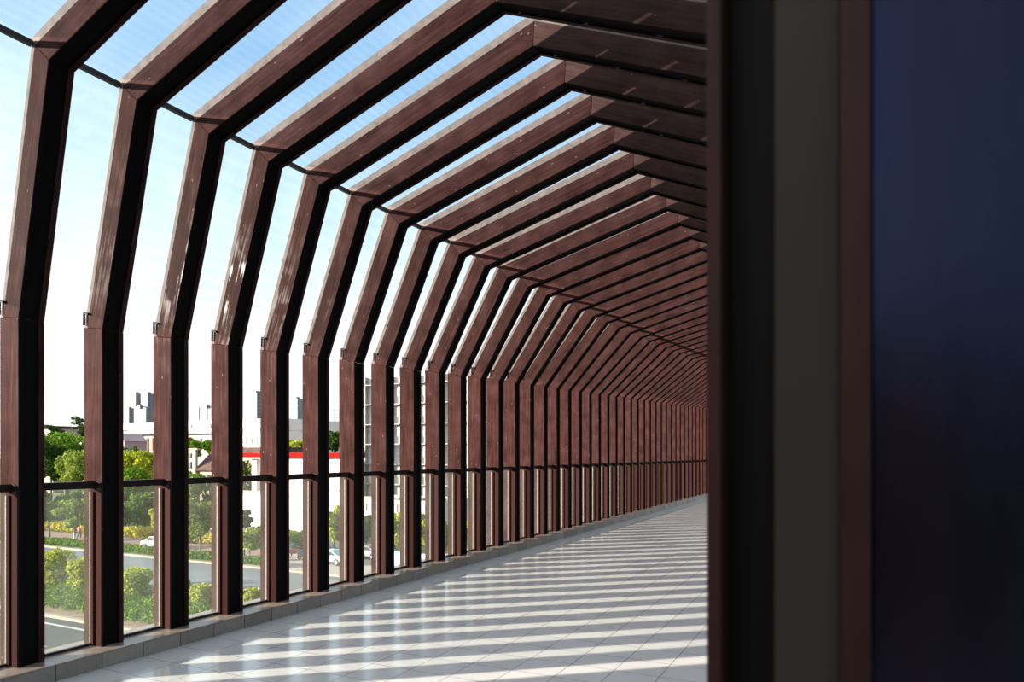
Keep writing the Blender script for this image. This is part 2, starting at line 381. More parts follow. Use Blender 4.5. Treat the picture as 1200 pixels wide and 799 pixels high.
for k in range(-1, KMAX):
    P = profile(k); P2 = profile(k+1)
    Pm = [((a[0]+b[0])/2, (a[1]+b[1])/2) for a, b in zip(P, P2)]; m = miters(Pm)
    ya, yb = Yf(k), Yf(k+1)-W
    if k >= 39: where = 'in a far bay hidden by the blurred column'; G = ' hidden'
    elif k < 0: where = 'at the left edge of the photo, before the first rib'; G = ''
    else: where = 'between %s and %s ribs from the left' % (ordn(k+1), ordn(k+2)); G = ''
    # lower clear pane
    xg = -4.577-.118
    g = MB().box(xg-.005, xg+.005, ya+.002, yb-.0125, .125, 1.175).build('glass_pane', CLEAR)
    tag(g, 'clear dusty glass balustrade pane %s' % where, 'glass pane', 'balustrade panes'+G)
    tag(MB().box(xg-.012, xg+.014, ya+.002, yb-.0125, .1085, .1245).build('gasket', GASK, g), 'black bottom gasket')
    # handrail bar of the bay, ends on a small plate
    r = MB().box(-4.700, -4.630, ya+.001, yb-.001, 1.178, 1.226).build('handrail', RAIL, bevel=.004)
    tag(r, 'short dark handrail bar %s' % where, 'handrail', 'handrail bars'+G)
    MB().prism([(-4.632, 1.176), (-4.600, 1.166), (-4.586, 1.168), (-4.586, 1.214), (-4.606, 1.222), (-4.632, 1.228)], yb-.010, yb-.001).build('end_plate', RAIL, r)
    # patterned pane over the inclined part, sheet laid across the outside of the rib
    t0 = .065
    q = pane_quad(Pm, m, 1, D2+.002, D2+.010, Yf(k)-W/2+.004, Yf(k+1)-W/2-.004, t0, .985).build('inclined_glass_sheet', PATT)
    tag(q, 'inclined patterned glass wall sheet %s' % where, 'glass pane', 'inclined wall sheets'+G)
    # black clip holding the sheet's lower edge, on the rib's near side
    A = Pm[1]; Bp = Pm[2]; nx, nz = norm(A, Bp)
    ux, uz = Bp[0]-A[0], Bp[1]-A[1]; l = math.hypot(ux, uz); ux /= l; uz /= l
    o0 = (A[0]+nx*(D2+.006)+ux*(t0*l-.010), A[1]+nz*(D2+.006)+uz*(t0*l-.010)); yy = Yf(k+1)-W-.010
    c = MB().tube([(o0[0], yy, o0[1]), (o0[0]+.05, yy, o0[1]-.012)], .009, 6)
    c.tube([(o0[0]+.002, yy, o0[1]+.002), (o0[0]-.001, yy, o0[1]-.085)], .009, 6)
    c.build('clip', BAR, q)
    # eaves bar and roof glass
    A = Pm[2]; mm = m[2]; cx, cz = A[0]+mm[0]*(D1+.012), A[1]+mm[1]*(D1+.012)
    b = MB().box(cx-.016, cx+.016, ya+.001, yb-.001, cz-.016, cz+.016).build('eaves_bar', BAR)
    tag(b, 'thin black eaves bar %s' % where, 'bar', 'eaves bars'+G)
    q = pane_quad(Pm, m, 2, D3+.002, D3+.010, Yf(k)-W/2+.004, Yf(k+1)-W/2-.004, .012, .995).build('roof_glass_sheet', ROOFG)
    tag(q, 'ribbed glass roof sheet %s' % where, 'glass pane', 'roof glass sheets'+G)
# ---------------------------------------------------------------- foreground column
Y0 = .90
def cx_(u): return x_at(u, Y0)
col = empty('timber_column', (cx_(925), Y0, 0))
ox, oy = -cx_(925), 0
def cpart(name, mat, u0, u1, ya, yb, lab=None, x1=None):
    mb = MB(); a = cx_(u0)+ox; b = (cx_(u1)+ox) if x1 is None else x1+ox
    L = 3.2; 
    for pts, uv in (([(a,ya,0),(b,ya,0),(b,ya,L),(a,ya,L)], [(0,0),(0,b-a),(L,b-a),(L,0)]),
                    ([(a,yb,0),(b,yb,0),(b,yb,L),(a,yb,L)], [(0,0),(0,b-a),(L,b-a),(L,0)]),
                    ([(a,ya,0),(a,yb,0),(a,yb,L),(a,ya,L)], [(0,1),(0,1+yb-ya),(L,1+yb-ya),(L,1)]),
                    ([(b,ya,0),(b,yb,0),(b,yb,L),(b,ya,L)], [(0,2),(0,2+yb-ya),(L,2+yb-ya),(L,2)]),
                    ([(a,ya,0),(b,ya,0),(b,yb,0),(a,yb,0)], [(0,3)]*4), ([(a,ya,L),(b,ya,L),(b,yb,L),(a,yb,L)], [(0,3)]*4)):
        mb.face(pts, uv)
    me = mb.mesh(name, mat); bm = bmesh.new(); bm.from_mesh(me); bmesh.ops.remove_doubles(bm, verts=bm.verts, dist=1e-5); bmesh.ops.recalc_face_normals(bm, faces=bm.faces); bm.to_mesh(me); bm.free()
    o = link(bpy.data.objects.new(name, me), col)
    bv = o.modifiers.new('bevel', 'BEVEL'); bv.width = .002; bv.segments = 2
    if lab: o['label'] = lab
    return o
DARK = plain('column_groove_shade', (.004, .0025, .0025), .6, .3, 5, spec=.1, noise_stretch=(1, 1, .2))  # dark colour stands in for the shadow deep in the groove
cpart('flange', COLW, 828, 845, 0, .14)
cpart('channel_board', DARK, 846, 903, .055, .14, 'deep part of the groove, shadow put into its colour')
cpart('channel_board', OLIVE, 904, 983, .030, .14, 'grey-olive board in the groove')
cpart('flange', COLW, 984, 1021, 0, .14)
cpart('side_panel', PANEL, 1021.5, 0, .012, .05, 'glossy near-black panel', x1=.40)
tag(col, 'out-of-focus dark timber column with glossy side panel filling the right of the photo', 'column')
# ================================================================= outside
tag(box('ground', plain('lawn_and_soil', (.085, .105, .04), .95, .35, .25), -1800, 900, -300, 2600, GZ-.5, GZ), kind='structure')
def band(name, mat, x0, x1, y0, y1, z0, z1, kind='structure'):
    o = box(name, mat, x0, x1, y0, y1, GZ+z0, GZ+z1); tag(o, kind=kind); return o
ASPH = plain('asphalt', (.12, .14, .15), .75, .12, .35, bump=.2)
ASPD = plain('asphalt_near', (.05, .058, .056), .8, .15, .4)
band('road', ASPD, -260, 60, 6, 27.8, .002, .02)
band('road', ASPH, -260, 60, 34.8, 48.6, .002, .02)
band('road_line', plain('road_paint', (.38, .38, .36), .7, .1, 2), -200, 40, 26.7, 26.95, .021, .026)
rp = plain('road_paint_worn', (.26, .26, .25), .8, .2, 2)
for xx in range(-90, 0, 9): band('road_line', rp, xx, xx+3.5, 23.4, 23.6, .021, .026)
KST = plain('kerb_stone', (.27, .225, .175), .85, .2, .8)
band('kerb', KST, -260, 60, 27.9, 28.25, .002, .18)
band('kerb', KST, -260, 60, 48.65, 48.95, .002, .18)
band('median', plain('median_soil', (.20, .15, .10), .95, .25, .8), -260, 60, 28.27, 34.5, .002, .14)
band('verge', plain('verge_grass', (.10, .13, .04), .95, .3, .6), -260, -58, 48.97, 52.2, .002, .12)
band('sidewalk', plain('sidewalk_brick', (.21, .13, .105), .9, .15, .6), -260, -58, 52.25, 58.2, .002, .10)
band('yard', plain('yard_paving', (.30, .265, .23), .9, .12, .3), -57.9, 60, 49, 62, .002, .06)
# leaf clumps --------------------------------------------------------
def leaves(blobs, n, size, seed):
    rnd = random.Random(seed); v = []; f = []
    tot = sum(b[3]*b[4]*b[5] for b in blobs)
    for bx, by, bz, rx, ry, rz in blobs:
        c = max(8, int(n*rx*ry*rz/tot))
        for _ in range(c):
            while True:
                p = Vector((rnd.uniform(-1, 1), rnd.uniform(-1, 1), rnd.uniform(-1, 1)))
                if .02 < p.length < 1: break
            p = p.normalized()*(p.length**.35)*(1+rnd.uniform(-.12, .12))
            q = Vector((bx+p.x*rx, by+p.y*ry, bz+p.z*rz))
            a = Vector((rnd.gauss(0, 1), rnd.gauss(0, 1), rnd.gauss(0, 1)))+p*1.2
            a.normalize(); t = a.orthogonal().normalized(); t = Matrix.Rotation(rnd.uniform(0, 6.28), 3, a) @ t; s = a.cross(t)
            L = size*rnd.uniform(.6, 1.4); n0 = len(v)
            v += [tuple(q-t*L*.5), tuple(q+s*L*.3), tuple(q+t*L*.5), tuple(q-s*L*.3)]
            f.append((n0, n0+1, n0+2, n0+3))
    me = bpy.data.meshes.new('foliage'); me.from_pydata(v, [], f)
    return me
LF = {'dark': leafmat('leaf_dark', (.018, .045, .012), (.06, .115, .022)),
      'mid': leafmat('leaf_mid', (.035, .10, .012), (.17, .27, .03)),
      'light': leafmat('leaf_light', (.13, .20, .015), (.50, .50, .06)),
      'olive': leafmat('leaf_olive', (.08, .13, .02), (.29, .35, .07)),
      'yellow': leafmat('leaf_yellow', (.30, .28, .03), (.55, .47, .06))}
BARK = plain('bark', (.10, .08, .06), .9, .3, 3)
LIME = plain('whitewash', (.75, .74, .70), .8, .08, 3)
def crown_blobs(w, h, kind, seed):
    r = random.Random(seed)
    if kind == 'round':
        bl = [(0, 0, h*.5, w*.42, w*.42, h*.42)]
        for _ in range(9):
            a = r.uniform(0, 6.28); bl.append((math.cos(a)*w*.28, math.sin(a)*w*.28, h*r.uniform(.25, .8), w*.22, w*.22, h*.2))
    elif kind == 'layered':
        bl = []
        for i in range(12):
            a = r.uniform(0, 6.28); t = i/11; rr = w*.5*(1-.75*t)
            bl.append((math.cos(a)*rr*.8, math.sin(a)*rr*.8, h*t, w*.26*(1-.4*t), w*.26*(1-.4*t), h*.07))
    else:
        bl = [(r.uniform(-.4, .4)*w, r.uniform(-.4, .4)*w, h*r.uniform(.1, .9), w*.18, w*.18, h*.14) for _ in range(14)]
        bl.append((0, 0, h*.5, w*.25, w*.25, h*.35))
    return bl
def tree(name, X, Y, ztop, width, crown_h, mat, label, cat, group, shape='round', n=2600, leaf=.34, white=False, zb=None, seed=1):
    zb = GZ+.1 if zb is None else zb
    H = ztop-zb; ch = min(crown_h, H*.95); zc = H-ch
    e = empty(name, (X, Y, zb))
    me = leaves(crown_blobs(width, ch, shape, seed), n, leaf, seed); me.materials.append(LF[mat])
    o = bpy.data.objects.new('foliage', me); o.location = (0, 0, zc); link(o, e)
    r0 = max(.09, width*.028); lean = random.Random(seed).uniform(-.2, .2)
    tr = MB().tube([(0, 0, .01), (lean*.3, 0, max(zc, .4)*.6), (lean, 0, zc+ch*.35), (lean*1.5, .1, zc+ch*.75)], [r0*1.2, r0, r0*.8, r0*.3], 8)
    rr = random.Random(seed+5)
    for _ in range(4):
        a = rr.uniform(0, 6.28)
        tr.tube([(lean*.8, 0, zc+ch*.2), (lean+math.cos(a)*width*.2, math.sin(a)*width*.2, zc+ch*.5), (lean+math.cos(a)*width*.33, math.sin(a)*width*.33, zc+ch*.72)], [r0*.55, r0*.35, r0*.12], 6)
    tk = tr.build('trunk', BARK, e, smooth=True)
    if white:
        tag(MB().tube([(0, 0, .012), (lean*.2, 0, 1.45)], [r0*1.3, r0*1.12], 10).build('whitewash_band', LIME, tk, smooth=True), 'white painted lower trunk')
    tag(e, label, cat, group); return e
def bush(X, Y, w, h, mat, label, group, n=1500, leaf=.16, seed=1, sq=True, cat='bush'):
    e = empty('bush', (X, Y, GZ+.13)); r = random.Random(seed)
    bl = [(0, 0, h*.5, w*.42, w*.42, h*.48)]+[(a*w*.24, c*w*.24, h*t, w*.27, w*.27, h*.24) for a in (-1, 1) for c in (-1, 1) for t in (.3, .76)]+[(r.uniform(-.3, .3)*w, r.uniform(-.3, .3)*w, h*r.uniform(.5, .95), w*.14, w*.14, h*.12) for _ in range(6)]
    me = leaves(bl, n, leaf, seed); me.materials.append(LF[mat]); link(bpy.data.objects.new('foliage', me), e)
    MB().tube([(0, 0, .005), (0, 0, h*.6)], [.07, .03], 8).build('stem', BARK, e)
    tag(e, label, cat, group); return e
def hedge(name, x0, x1, y0, y1, h, mat, label, n, leaf=.22, z0=.13, kind=None, seed=3):
    r = random.Random(seed); L = x1-x0; nb = max(3, int(L/1.6))
    bl = [(x0+L*(i+.5)/nb, (y0+y1)/2+r.uniform(-.1, .1), h*.5, L/nb*.8, (y1-y0)*.5, h*.55*r.uniform(.85, 1.1)) for i in range(nb)]
    me = leaves(bl, n, leaf, seed); me.materials.append(LF[mat]); o = link(bpy.data.objects.new(name, me)); o.location = (0, 0, GZ+z0)
    tag(o, label, 'hedge', None, kind); return o
# median planting
hedge('ground_cover', -66, -36, 28.6, 33.2, .9, 'mid', 'knee-high leafy ground cover on the road median', 15000, .2, kind='stuff')
def mb_(u, vb, wpx, vt, mat, lab, seed):
    X = x_at(u, 33.6); d = depth(X, 33.6); h = (vb-vt)/F*d
    bush(X, 33.6-.2, wpx/F*d, h, mat, lab, 'clipped bushes on the road median', 3600, .24, seed)
mb_(66, 703, 38, 658, 'light', 'bright clipped bush on the road median, leftmost bush through the first full pane', 11)
mb_(100, 703, 28, 662, 'light', 'clipped bush on the road median half hidden by the second rib', 12)
mb_(158, 706, 36, 668, 'light', 'round clipped bush on the road median seen between second and third ribs', 13)
mb_(214, 708, 18, 674, 'mid', 'darker bush on the road median just right of the third rib', 14)
mb_(240, 712, 24, 681, 'light', 'pale bush on the road median seen between third and fourth ribs', 15)
mb_(296, 724, 28, 690, 'light', 'faint low bush on the road median between fourth and fifth ribs', 16)
# far verge
hedge('low_hedge', -150, -50, 49.3, 50.6, .85, 'mid', 'long low green hedge along the far kerb of the road', 26000, .24)
hedge('flower_hedge', -150, -64, 58.6, 60.2, 1.3, 'yellow', 'long yellow flowering hedge behind the brick sidewalk', 16000, .3)
def vt(u, vtop, Y, wpx, cpx, mat, lab, shape='loose', white=False, seed=1, n=2600, leaf=.36, group='street trees beyond the road', name='street_tree', cat='tree'):
    X = x_at(u, Y); d = depth(X, Y)
    return tree(name, X, Y, EYE+(532-vtop)*d/F, wpx*d/F, cpx*d/F, mat, lab, cat, group, shape, n, leaf, white, seed=seed)
vt(58, 584, 51.4, 42, 32, 'olive', 'slender street tree beside the road at the far left of the first full pane', seed=21)
vt(87, 583, 51.4, 36, 34, 'olive', 'street tree with whitewashed trunk left of the second rib', white=True, seed=22)
vt(150, 582, 64, 34, 42, 'mid', 'round green tree behind the sidewalk, right of the second rib', seed=23)
vt(184, 596, 62.2, 24, 30, 'light', 'small pale green tree beside the third rib, above the white car', seed=24)
vt(235, 584, 52, 46, 52, 'olive', 'full olive-green street tree between third and fourth ribs', seed=25, n=3600)
vt(292, 618, 51.6, 40, 26, 'olive', 'low street tree with whitewashed trunk in front of the white building', white=True, seed=26)
vt(391, 594, 56.5, 26, 46, 'light', 'tall yellow-green tree seen just left of the seventh rib', seed=27, n=3000)
vt(464, 600, 57, 22, 42, 'light', 'bright green tree between eighth and ninth ribs', seed=28, n=2200)
vt(493, 596, 60, 20, 44, 'light', 'bright green tree between ninth and tenth ribs', seed=29, n=2000)
vt(429, 605, 60, 20, 30, 'dark', 'small dark green tree between seventh and eighth ribs', seed=30, n=1800)
vt(523, 610, 62, 16, 34, 'mid', 'green tree between tenth and eleventh ribs', seed=31, n=1500)
vt(547, 606, 62, 16, 34, 'light', 'yellow-green tree between eleventh and twelfth ribs', seed=32, n=1500)
GB = 'trees beyond the sidewalk'
def bt(*a, **k): return vt(*a, group=GB, name='garden_tree', **k)
bt(60, 512, 80, 36, 52, 'dark', 'large dark round tree seen right of the first rib, lower left of the wooded slope', seed=41, n=4200, leaf=.5)
bt(94, 520, 76, 44, 60, 'olive', 'broad olive-brown tree beside the second rib', seed=42, n=4200, leaf=.45)
bt(78, 504, 92, 90, 60, 'mid', 'wide green tree behind the dark round tree', shape='loose', seed=43, n=6000, leaf=.6)
bt(92, 490, 115, 30, 30, 'dark', 'conifer with layered branches rising above the trees left of the second rib', shape='layered', seed=44, n=2600, leaf=.5)
bt(60, 499, 110, 34, 16, 'dark', 'flat-topped dark tree at the skyline beside the first rib', shape='layered', seed=45, n=2200, leaf=.5)
bt(148, 522, 86, 26, 50, 'dark', 'dark tree right of the second rib in front of the grey facade', seed=46, n=3200, leaf=.45)
bt(168, 528, 82, 44, 44, 'light', 'bright layered tree in front of the grey facade left of the third rib', shape='loose', seed=47, n=4600, leaf=.45)
bt(160, 548, 72, 60, 34, 'mid', 'low spreading tree below the bright layered tree', shape='loose', seed=48, n=4600, leaf=.4)
bt(228, 513, 96, 24, 22, 'mid', 'rounded tree in front of the pink-topped building, behind the old house', seed=49, n=2400, leaf=.5)
bt(247, 516, 96, 18, 20, 'mid', 'smaller rounded tree left of the fourth rib behind the tiled roof', seed=50, n=2000, leaf=.5)
bt(228, 556, 66, 34, 30, 'mid', 'low tree in front of the old cream house', seed=51, n=2600, leaf=.4)
bt(205, 550, 66, 34, 34, 'mid', 'tree behind the third rib', seed=59, n=2600, leaf=.4)
bt(286, 541, 78, 52, 52, 'mid', 'dense green tree behind the white canopy column', seed=52, n=3000, leaf=.42)
bt(346, 515, 96, 34, 16, 'light', 'light green tree above the red roof edge between fifth and sixth ribs', seed=53, n=2400, leaf=.5)
bt(346, 498, 140, 34, 8, 'dark', 'distant dark tree behind the small red roof', seed=54, n=1600, leaf=.6)
bt(392, 503, 90, 28, 28, 'dark', 'dark tree above the red roof edge right of the sixth rib', seed=55, n=2800, leaf=.5)
bt(286, 598, 53.4, 22, 20, 'dark', 'small dark branchy tree by the white wall right of the fourth rib', seed=56, n=1400, leaf=.32)
for i, (u_, w_, m_, lb_) in enumerate(((47, 34, 'dark', 'dense shrubby tree low behind the sidewalk, right of the first rib'), (72, 34, 'mid', 'dense shrubby tree behind the street trees left of the second rib'),
        (96, 30, 'dark', 'dark shrubby tree low beside the second rib'), (143, 30, 'dark', 'dark shrubby tree low behind the round green tree'), (168, 30, 'mid', 'shrubby green tree low between second and third ribs'),
        (190, 26, 'olive', 'olive shrubby tree low behind the third rib'), (219, 30, 'mid', 'shrubby green tree low right of the third rib'), (243, 32, 'dark', 'dark shrubby tree low left of the fourth rib'))):
    bt(u_, 572+(i % 3)*3, 66+(i % 2)*1.5, w_, 46, m_, lb_, seed=70+i, n=2600, leaf=.42)
# bushes by the white building
bush(x_at(342, 61), 61, 3.2, 1.9, 'mid', 'green bush at the foot of the white building wall', 'bushes by the white building', 2600, .25, 61)
bush(x_at(358, 61.2), 61.2, 2.8, 1.7, 'mid', 'smaller green bush behind the motorcycles beside the sixth rib', 'bushes by the white building', 2200, .25, 62)
# ---------------------------------------------------------------- buildings
WH = plain('white_render', (.50, .485, .475), .8, .05, .3)
CRM = plain('cream_render', (.34, .275, .205), .85, .12, .5)
PNK = plain('pink_render', (.31, .235, .235), .85, .06, .3)
RED = plain('red_fascia', (.20, .007, .005), .8, .1, .5, spec=.02)
TIL = plain('roof_tiles', (.065, .034, .026), .9, .35, 1.4, bump=.3)
GRY = plain('grey_render', (.24, .235, .23), .85, .12, .4)
DKW = plain('dark_window', (.03, .04, .045), .25, .3, 1)
PG = plain('pane_grey', (.36, .37, .35), .3, .2, 1)
GRW = plain('green_window', (.08, .16, .13), .25, .3, 1)
ORG = plain('orange_door', (.33, .08, .03), .6, .1, 1)
def xr(u0, u1, Y): return x_at(u0, Y), x_at(u1, Y)
def part_box(name, mat, e, u0, u1, Y, Yb, v0, v1, uref=None):
    """box on facade plane Y between two picture columns and two heights (v0 top, v1 bottom; None = ground)"""
    x0, x1 = xr(u0, u1, Y); ur = (u0+u1)/2 if uref is None else uref
    zt = z_at(ur, v0, Y); zb = GZ+.12 if v1 is None else z_at(ur, v1, Y)
    L = e.location
    return box(name, mat, x0-L.x, x1-L.x, Y-L.y, Yb-L.y, zb-L.z, zt-L.z, e)
def bld(u, Y): return empty('building', (x_at(u, Y), Y, GZ+.12))
# white hall with pink band and windows
b = bld(250, 100)
part_box('wall', WH, b, 262, 330, 100, 122, 505, None)
part_box('wall', PNK, b, 205, 261.9, 100, 122, 510, None)
part_box('upper_storey', WH, b, 205, 330, 100.6, 121, 491, 504.8, 290)
part_box('parapet', PNK, b, 205, 330, 99.8, 100.5, 503, 507.5, 240)
for u0 in (285, 291.5, 298, 305): part_box('window', GRW, b, u0, u0+3.6, 99.9, 99.99, 513.5, 520.5)
for u0 in (222, 245): part_box('window', DKW, b, u0, u0+2.2, 100.5, 100.59, 497, 501.5)
for u0 in (232, ): part_box('window', DKW, b, u0, u0+4, 99.9, 99.99, 513.5, 519)
tag(b, 'long white hall with pink band and small windows beyond the trees, third to fifth ribs', 'building')
b = bld(160, 102)
part_box('wall', GRY, b, 132, 204, 102, 124, 508, None)
part_box('upper_storey', WH, b, 128, 204, 103, 122, 495, 503.5)
part_box('canopy', GRY, b, 150, 186, 101, 101.9, 504, 509)
part_box('doorway', DKW, b, 158, 161.5, 101.85, 101.95, 514, 529)
part_box('doorway', DKW, b, 171, 174, 101.85, 101.95, 513, 529)
tag(part_box('door_panel', ORG, b, 175, 178.5, 101.85, 101.95, 513, 528), 'orange door panel')
part_box('pilaster', WH, b, 154, 157, 101.7, 101.95, 509.5, 530); part_box('pilaster', WH, b, 163, 166, 101.7, 101.95, 509.5, 530)
tag(b, 'low grey building with white upper storey and orange door right of the second rib', 'building')
b = bld(150, 96)
part_box('wall', PNK, b, 134, 146, 92, 97, 517, None)
x0, x1 = xr(132, 147, 92); zt = z_at(140, 517, 92)
MB().prism([(x0-b.location.x, zt-b.location.z+.01), (x1-b.location.x, zt-b.location.z+.01), ((x0*.7+x1*.3)-b.location.x, zt+1.6-b.location.z)], 91.8-b.location.y, 97.2-b.location.y).build('roof', PNK, b)
tag(b, 'small pinkish gabled house peeking out beside the second rib', 'house')
# skyline house at far left
b = bld(55, 118)
part_box('wall', CRM, b, 44, 62, 118, 128, 502.5, None); part_box('roof', TIL, b, 43, 60, 117.8, 128.2, 499, 502.3)
tag(b, 'cream house with brown roof on the skyline right of the first rib', 'house')
b = bld(97, 95)
part_box('wall', WH, b, 92, 104, 99.5, 110, 517, None); part_box('roof', TIL, b, 91.5, 104, 99.2, 110.2, 514, 516.8)
tag(b, 'white house among the trees left of the second rib', 'house')
# old cream house with brown tiled roof
b = bld(232, 70); L = b.location
part_box('wall', CRM, b, 214, 249, 70, 75.6, 549, None)
x0, x1 = xr(214, 230.5, 69.8); zt = z_at(222, 549, 69.8)-L.z; zp = z_at(222, 527, 69.8)-L.z
MB().box(x0-L.x, x1-L.x, 69.6-L.y, 69.98-L.y, 0.01, zp).build('gable_tower', CRM, b)
part_box('cornice', CRM, b, 213.5, 231, 69.4, 70.0, 525.3, 527)
for v0, v1 in ((531, 536), (541, 549), (553, 558)): part_box('window', DKW, b, 219, 223.5, 69.45, 69.57, v0, v1)
x2, x3 = xr(230.6, 251, 70); ze = z_at(245, 551, 69.6)-L.z; zr = z_at(245, 526, 73)-L.z
mb = MB(); mb.face([(x2-L.x+.02, 69.5-L.y, ze), (x3-L.x, 69.5-L.y, ze), (x3-L.x, 73-L.y, zr), (x2-L.x+.02, 73-L.y, zr)])
mb.face([(x2-L.x+.02, 76.3-L.y, ze), (x3-L.x, 76.3-L.y, ze), (x3-L.x, 73-L.y, zr), (x2-L.x+.02, 73-L.y, zr)])
o = mb.build('roof', TIL, b); s = o.modifiers.new('thick', 'SOLIDIFY'); s.thickness = .18
tag(b, 'old cream house with dark tiled roof between third and fourth ribs', 'house')
# white building with red roof edge and open canopy
b = bld(340, 63)
part_box('wall', WH, b, 309, 402, 63, 66, 536.5, None, 345)
part_box('lower_wall', WH, b, 270, 308.8, 63.4, 66, 577, None, 296)
tag(part_box('fascia', RED, b, 262, 402.5, 62.4, 66.3, 530.3, 536, 345), 'bright red roof edge')
part_box('canopy_column', WH, b, 295, 300.5, 63.5, 64.1, 537.5, 576.5, 296)
part_box('canopy_column', WH, b, 272, 276, 63.5, 64.1, 537.5, 576.5, 296)
part_box('coping', CRM, b, 269.5, 308.8, 63.3, 63.39, 575, 578, 296)
tag(b, 'white building with bright red roof edge and open canopy, behind fifth and sixth ribs', 'building')
b = bld(292, 80)
part_box('roof', TIL, b, 280, 330, 84, 92, 524, 530); part_box('wall', CRM, b, 281, 329, 84.3, 91.5, 530.2, None)
tag(b, 'low house with brown tiled roof above the red roof edge right of the fourth rib', 'house')
b = bld(346, 126)
tag(part_box('roof', RED, b, 326, 368, 126, 134, 503, 508), 'red roof'); part_box('wall', WH, b, 327, 367, 126.3, 133.6, 508.2, None)
tag(b, 'white house with small red roof between fifth and sixth ribs', 'house')
# apartment block with balconies behind seventh to twelfth ribs
b = bld(500, 96); L = b.location; AY = 96
AWH = plain('apartment_render', (.50, .485, .44), .85, .06, .4)
part_box('wall', AWH, b, 414, 640, AY, AY+16, 440, None, 470)
z0 = z_at(470, 497, AY); step = 23.5/F*depth(x_at(470, AY), AY)
for i in range(-5, 3):
    z = z0+i*step-L.z
    if z < .5: continue
    xa, xb = xr(414, 640, AY-.3)
    MB().box(xa-L.x, xb-L.x, AY-.9-L.y, AY-.05-L.y, z-.08, z+.08).build('balcony_slab', GRY, b)
    for u0 in range(424, 600, 15):
        wx = x_at(u0, AY)-L.x
        wn = MB().box(wx-.75, wx+.75, AY-.12-L.y, AY-.02-L.y, z-2.1, z-.5).build('window', PG, b)
for u0 in range(431, 600, 15):
    wx = x_at(u0, AY)-L.x
    MB().box(wx-.1, wx+.1, AY-.8-L.y, AY-.06-L.y, .01, z_at(470, 440, AY)-L.z-.05).build('pier', GRY, b)
tag(b, 'pale apartment block with balcony slabs seen between seventh to fifteenth ribs', 'building')
b = bld(440, 78)
part_box('wall', AWH, b, 420, 520, 78, 86, 585, None, 470)
for u0 in range(424, 516, 9):
    part_box('window', PG, b, u0, u0+5, 77.88, 77.98, 591, 600, 470)
part_box('cornice', GRY, b, 419, 521, 77.6, 78, 583, 585, 470)
tag(b, 'low pale building with a row of windows in front of the apartment block', 'building')
# distant towers
def tower(u0, u1, vtop, Y, mat, lab, steps=()):
    b = empty('tower_block', (x_at((u0+u1)/2, Y), Y, GZ+.12)); L = b.location
    x0, x1 = xr(u0, u1, Y); zt = z_at((u0+u1)/2, vtop, Y)
    box('tower', mat, x0-L.x, x1-L.x, 0, (x1-x0)*.9, .01, zt-L.z, b)
    w_ = x1-x0
    box('roof_cap', GRY, x0-L.x+w_*.25, x1-L.x-w_*.3, w_*.2, w_*.6, zt-L.z+.02, zt-L.z+w_*.16, b)
    tag(b, lab, 'tower block', 'distant tower blocks')
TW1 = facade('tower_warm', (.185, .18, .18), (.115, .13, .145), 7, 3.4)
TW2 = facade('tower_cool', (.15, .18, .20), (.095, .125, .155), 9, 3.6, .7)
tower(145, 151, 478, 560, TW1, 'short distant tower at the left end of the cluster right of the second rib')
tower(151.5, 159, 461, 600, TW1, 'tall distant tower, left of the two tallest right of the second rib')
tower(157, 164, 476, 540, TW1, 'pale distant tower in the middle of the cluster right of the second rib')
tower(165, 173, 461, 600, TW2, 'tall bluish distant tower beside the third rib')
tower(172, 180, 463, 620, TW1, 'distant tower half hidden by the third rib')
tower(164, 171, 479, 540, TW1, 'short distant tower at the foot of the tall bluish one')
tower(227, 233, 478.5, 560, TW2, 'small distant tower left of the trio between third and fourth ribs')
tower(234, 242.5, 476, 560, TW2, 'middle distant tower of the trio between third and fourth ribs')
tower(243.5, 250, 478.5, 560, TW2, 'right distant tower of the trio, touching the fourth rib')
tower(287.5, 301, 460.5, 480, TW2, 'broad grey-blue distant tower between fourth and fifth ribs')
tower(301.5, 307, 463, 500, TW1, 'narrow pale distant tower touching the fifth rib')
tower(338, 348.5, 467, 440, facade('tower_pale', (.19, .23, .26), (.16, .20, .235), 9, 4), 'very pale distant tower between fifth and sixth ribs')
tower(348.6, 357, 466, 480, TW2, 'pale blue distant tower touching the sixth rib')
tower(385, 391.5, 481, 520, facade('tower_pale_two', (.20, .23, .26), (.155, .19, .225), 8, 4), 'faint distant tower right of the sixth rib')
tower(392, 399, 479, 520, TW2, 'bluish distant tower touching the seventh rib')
# ---------------------------------------------------------------- car, motorcycles, person, street lamp
def car(X, Y, col, label):
    e = empty('car', (X, Y, GZ+.105))
    prof = [(-2.1, .35), (-2.12, .7), (-1.9, .86), (-1.2, .95), (-.65, 1.38), (.7, 1.42), (1.45, 1.0), (2.05, .9), (2.15, .6), (2.1, .32)]
    bm_ = MB().prism(prof, -.82, .82).build('body', col, e, bevel=.05)
    for sy in (-.83, .8):
        MB().prism([(-1.08, .95), (-.62, 1.30), (.05, 1.33), (.05, .95)], sy, sy+.03).build('window', DKW, bm_)
        MB().prism([(.12, .95), (.12, 1.33), (.66, 1.33), (1.25, .98)], sy, sy+.03).build('window', DKW, bm_)
    TY = plain('tyre', (.02, .02, .02), .8, .1, 5); HB = plain('hub', (.5, .5, .5), .4, .1, 5)
    for wx in (-1.3, 1.35):
        for wy in (-.86, .66):
            wl = MB().tube([(wx, wy, .33), (wx, wy+.2, .33)], .33, 18).build('wheel', TY, e)
            MB().tube([(wx, wy-.01, .33), (wx, wy+.02, .33)], .18, 12).build('hub', HB, wl)
    for sy in (-.6, .6): MB().box(-2.16, -2.10, sy-.17, sy+.17, .62, .76).build('headlamp', HB, e)
    tag(e, label, 'car'); return e
cX, cY, _ = ground(186, 650)
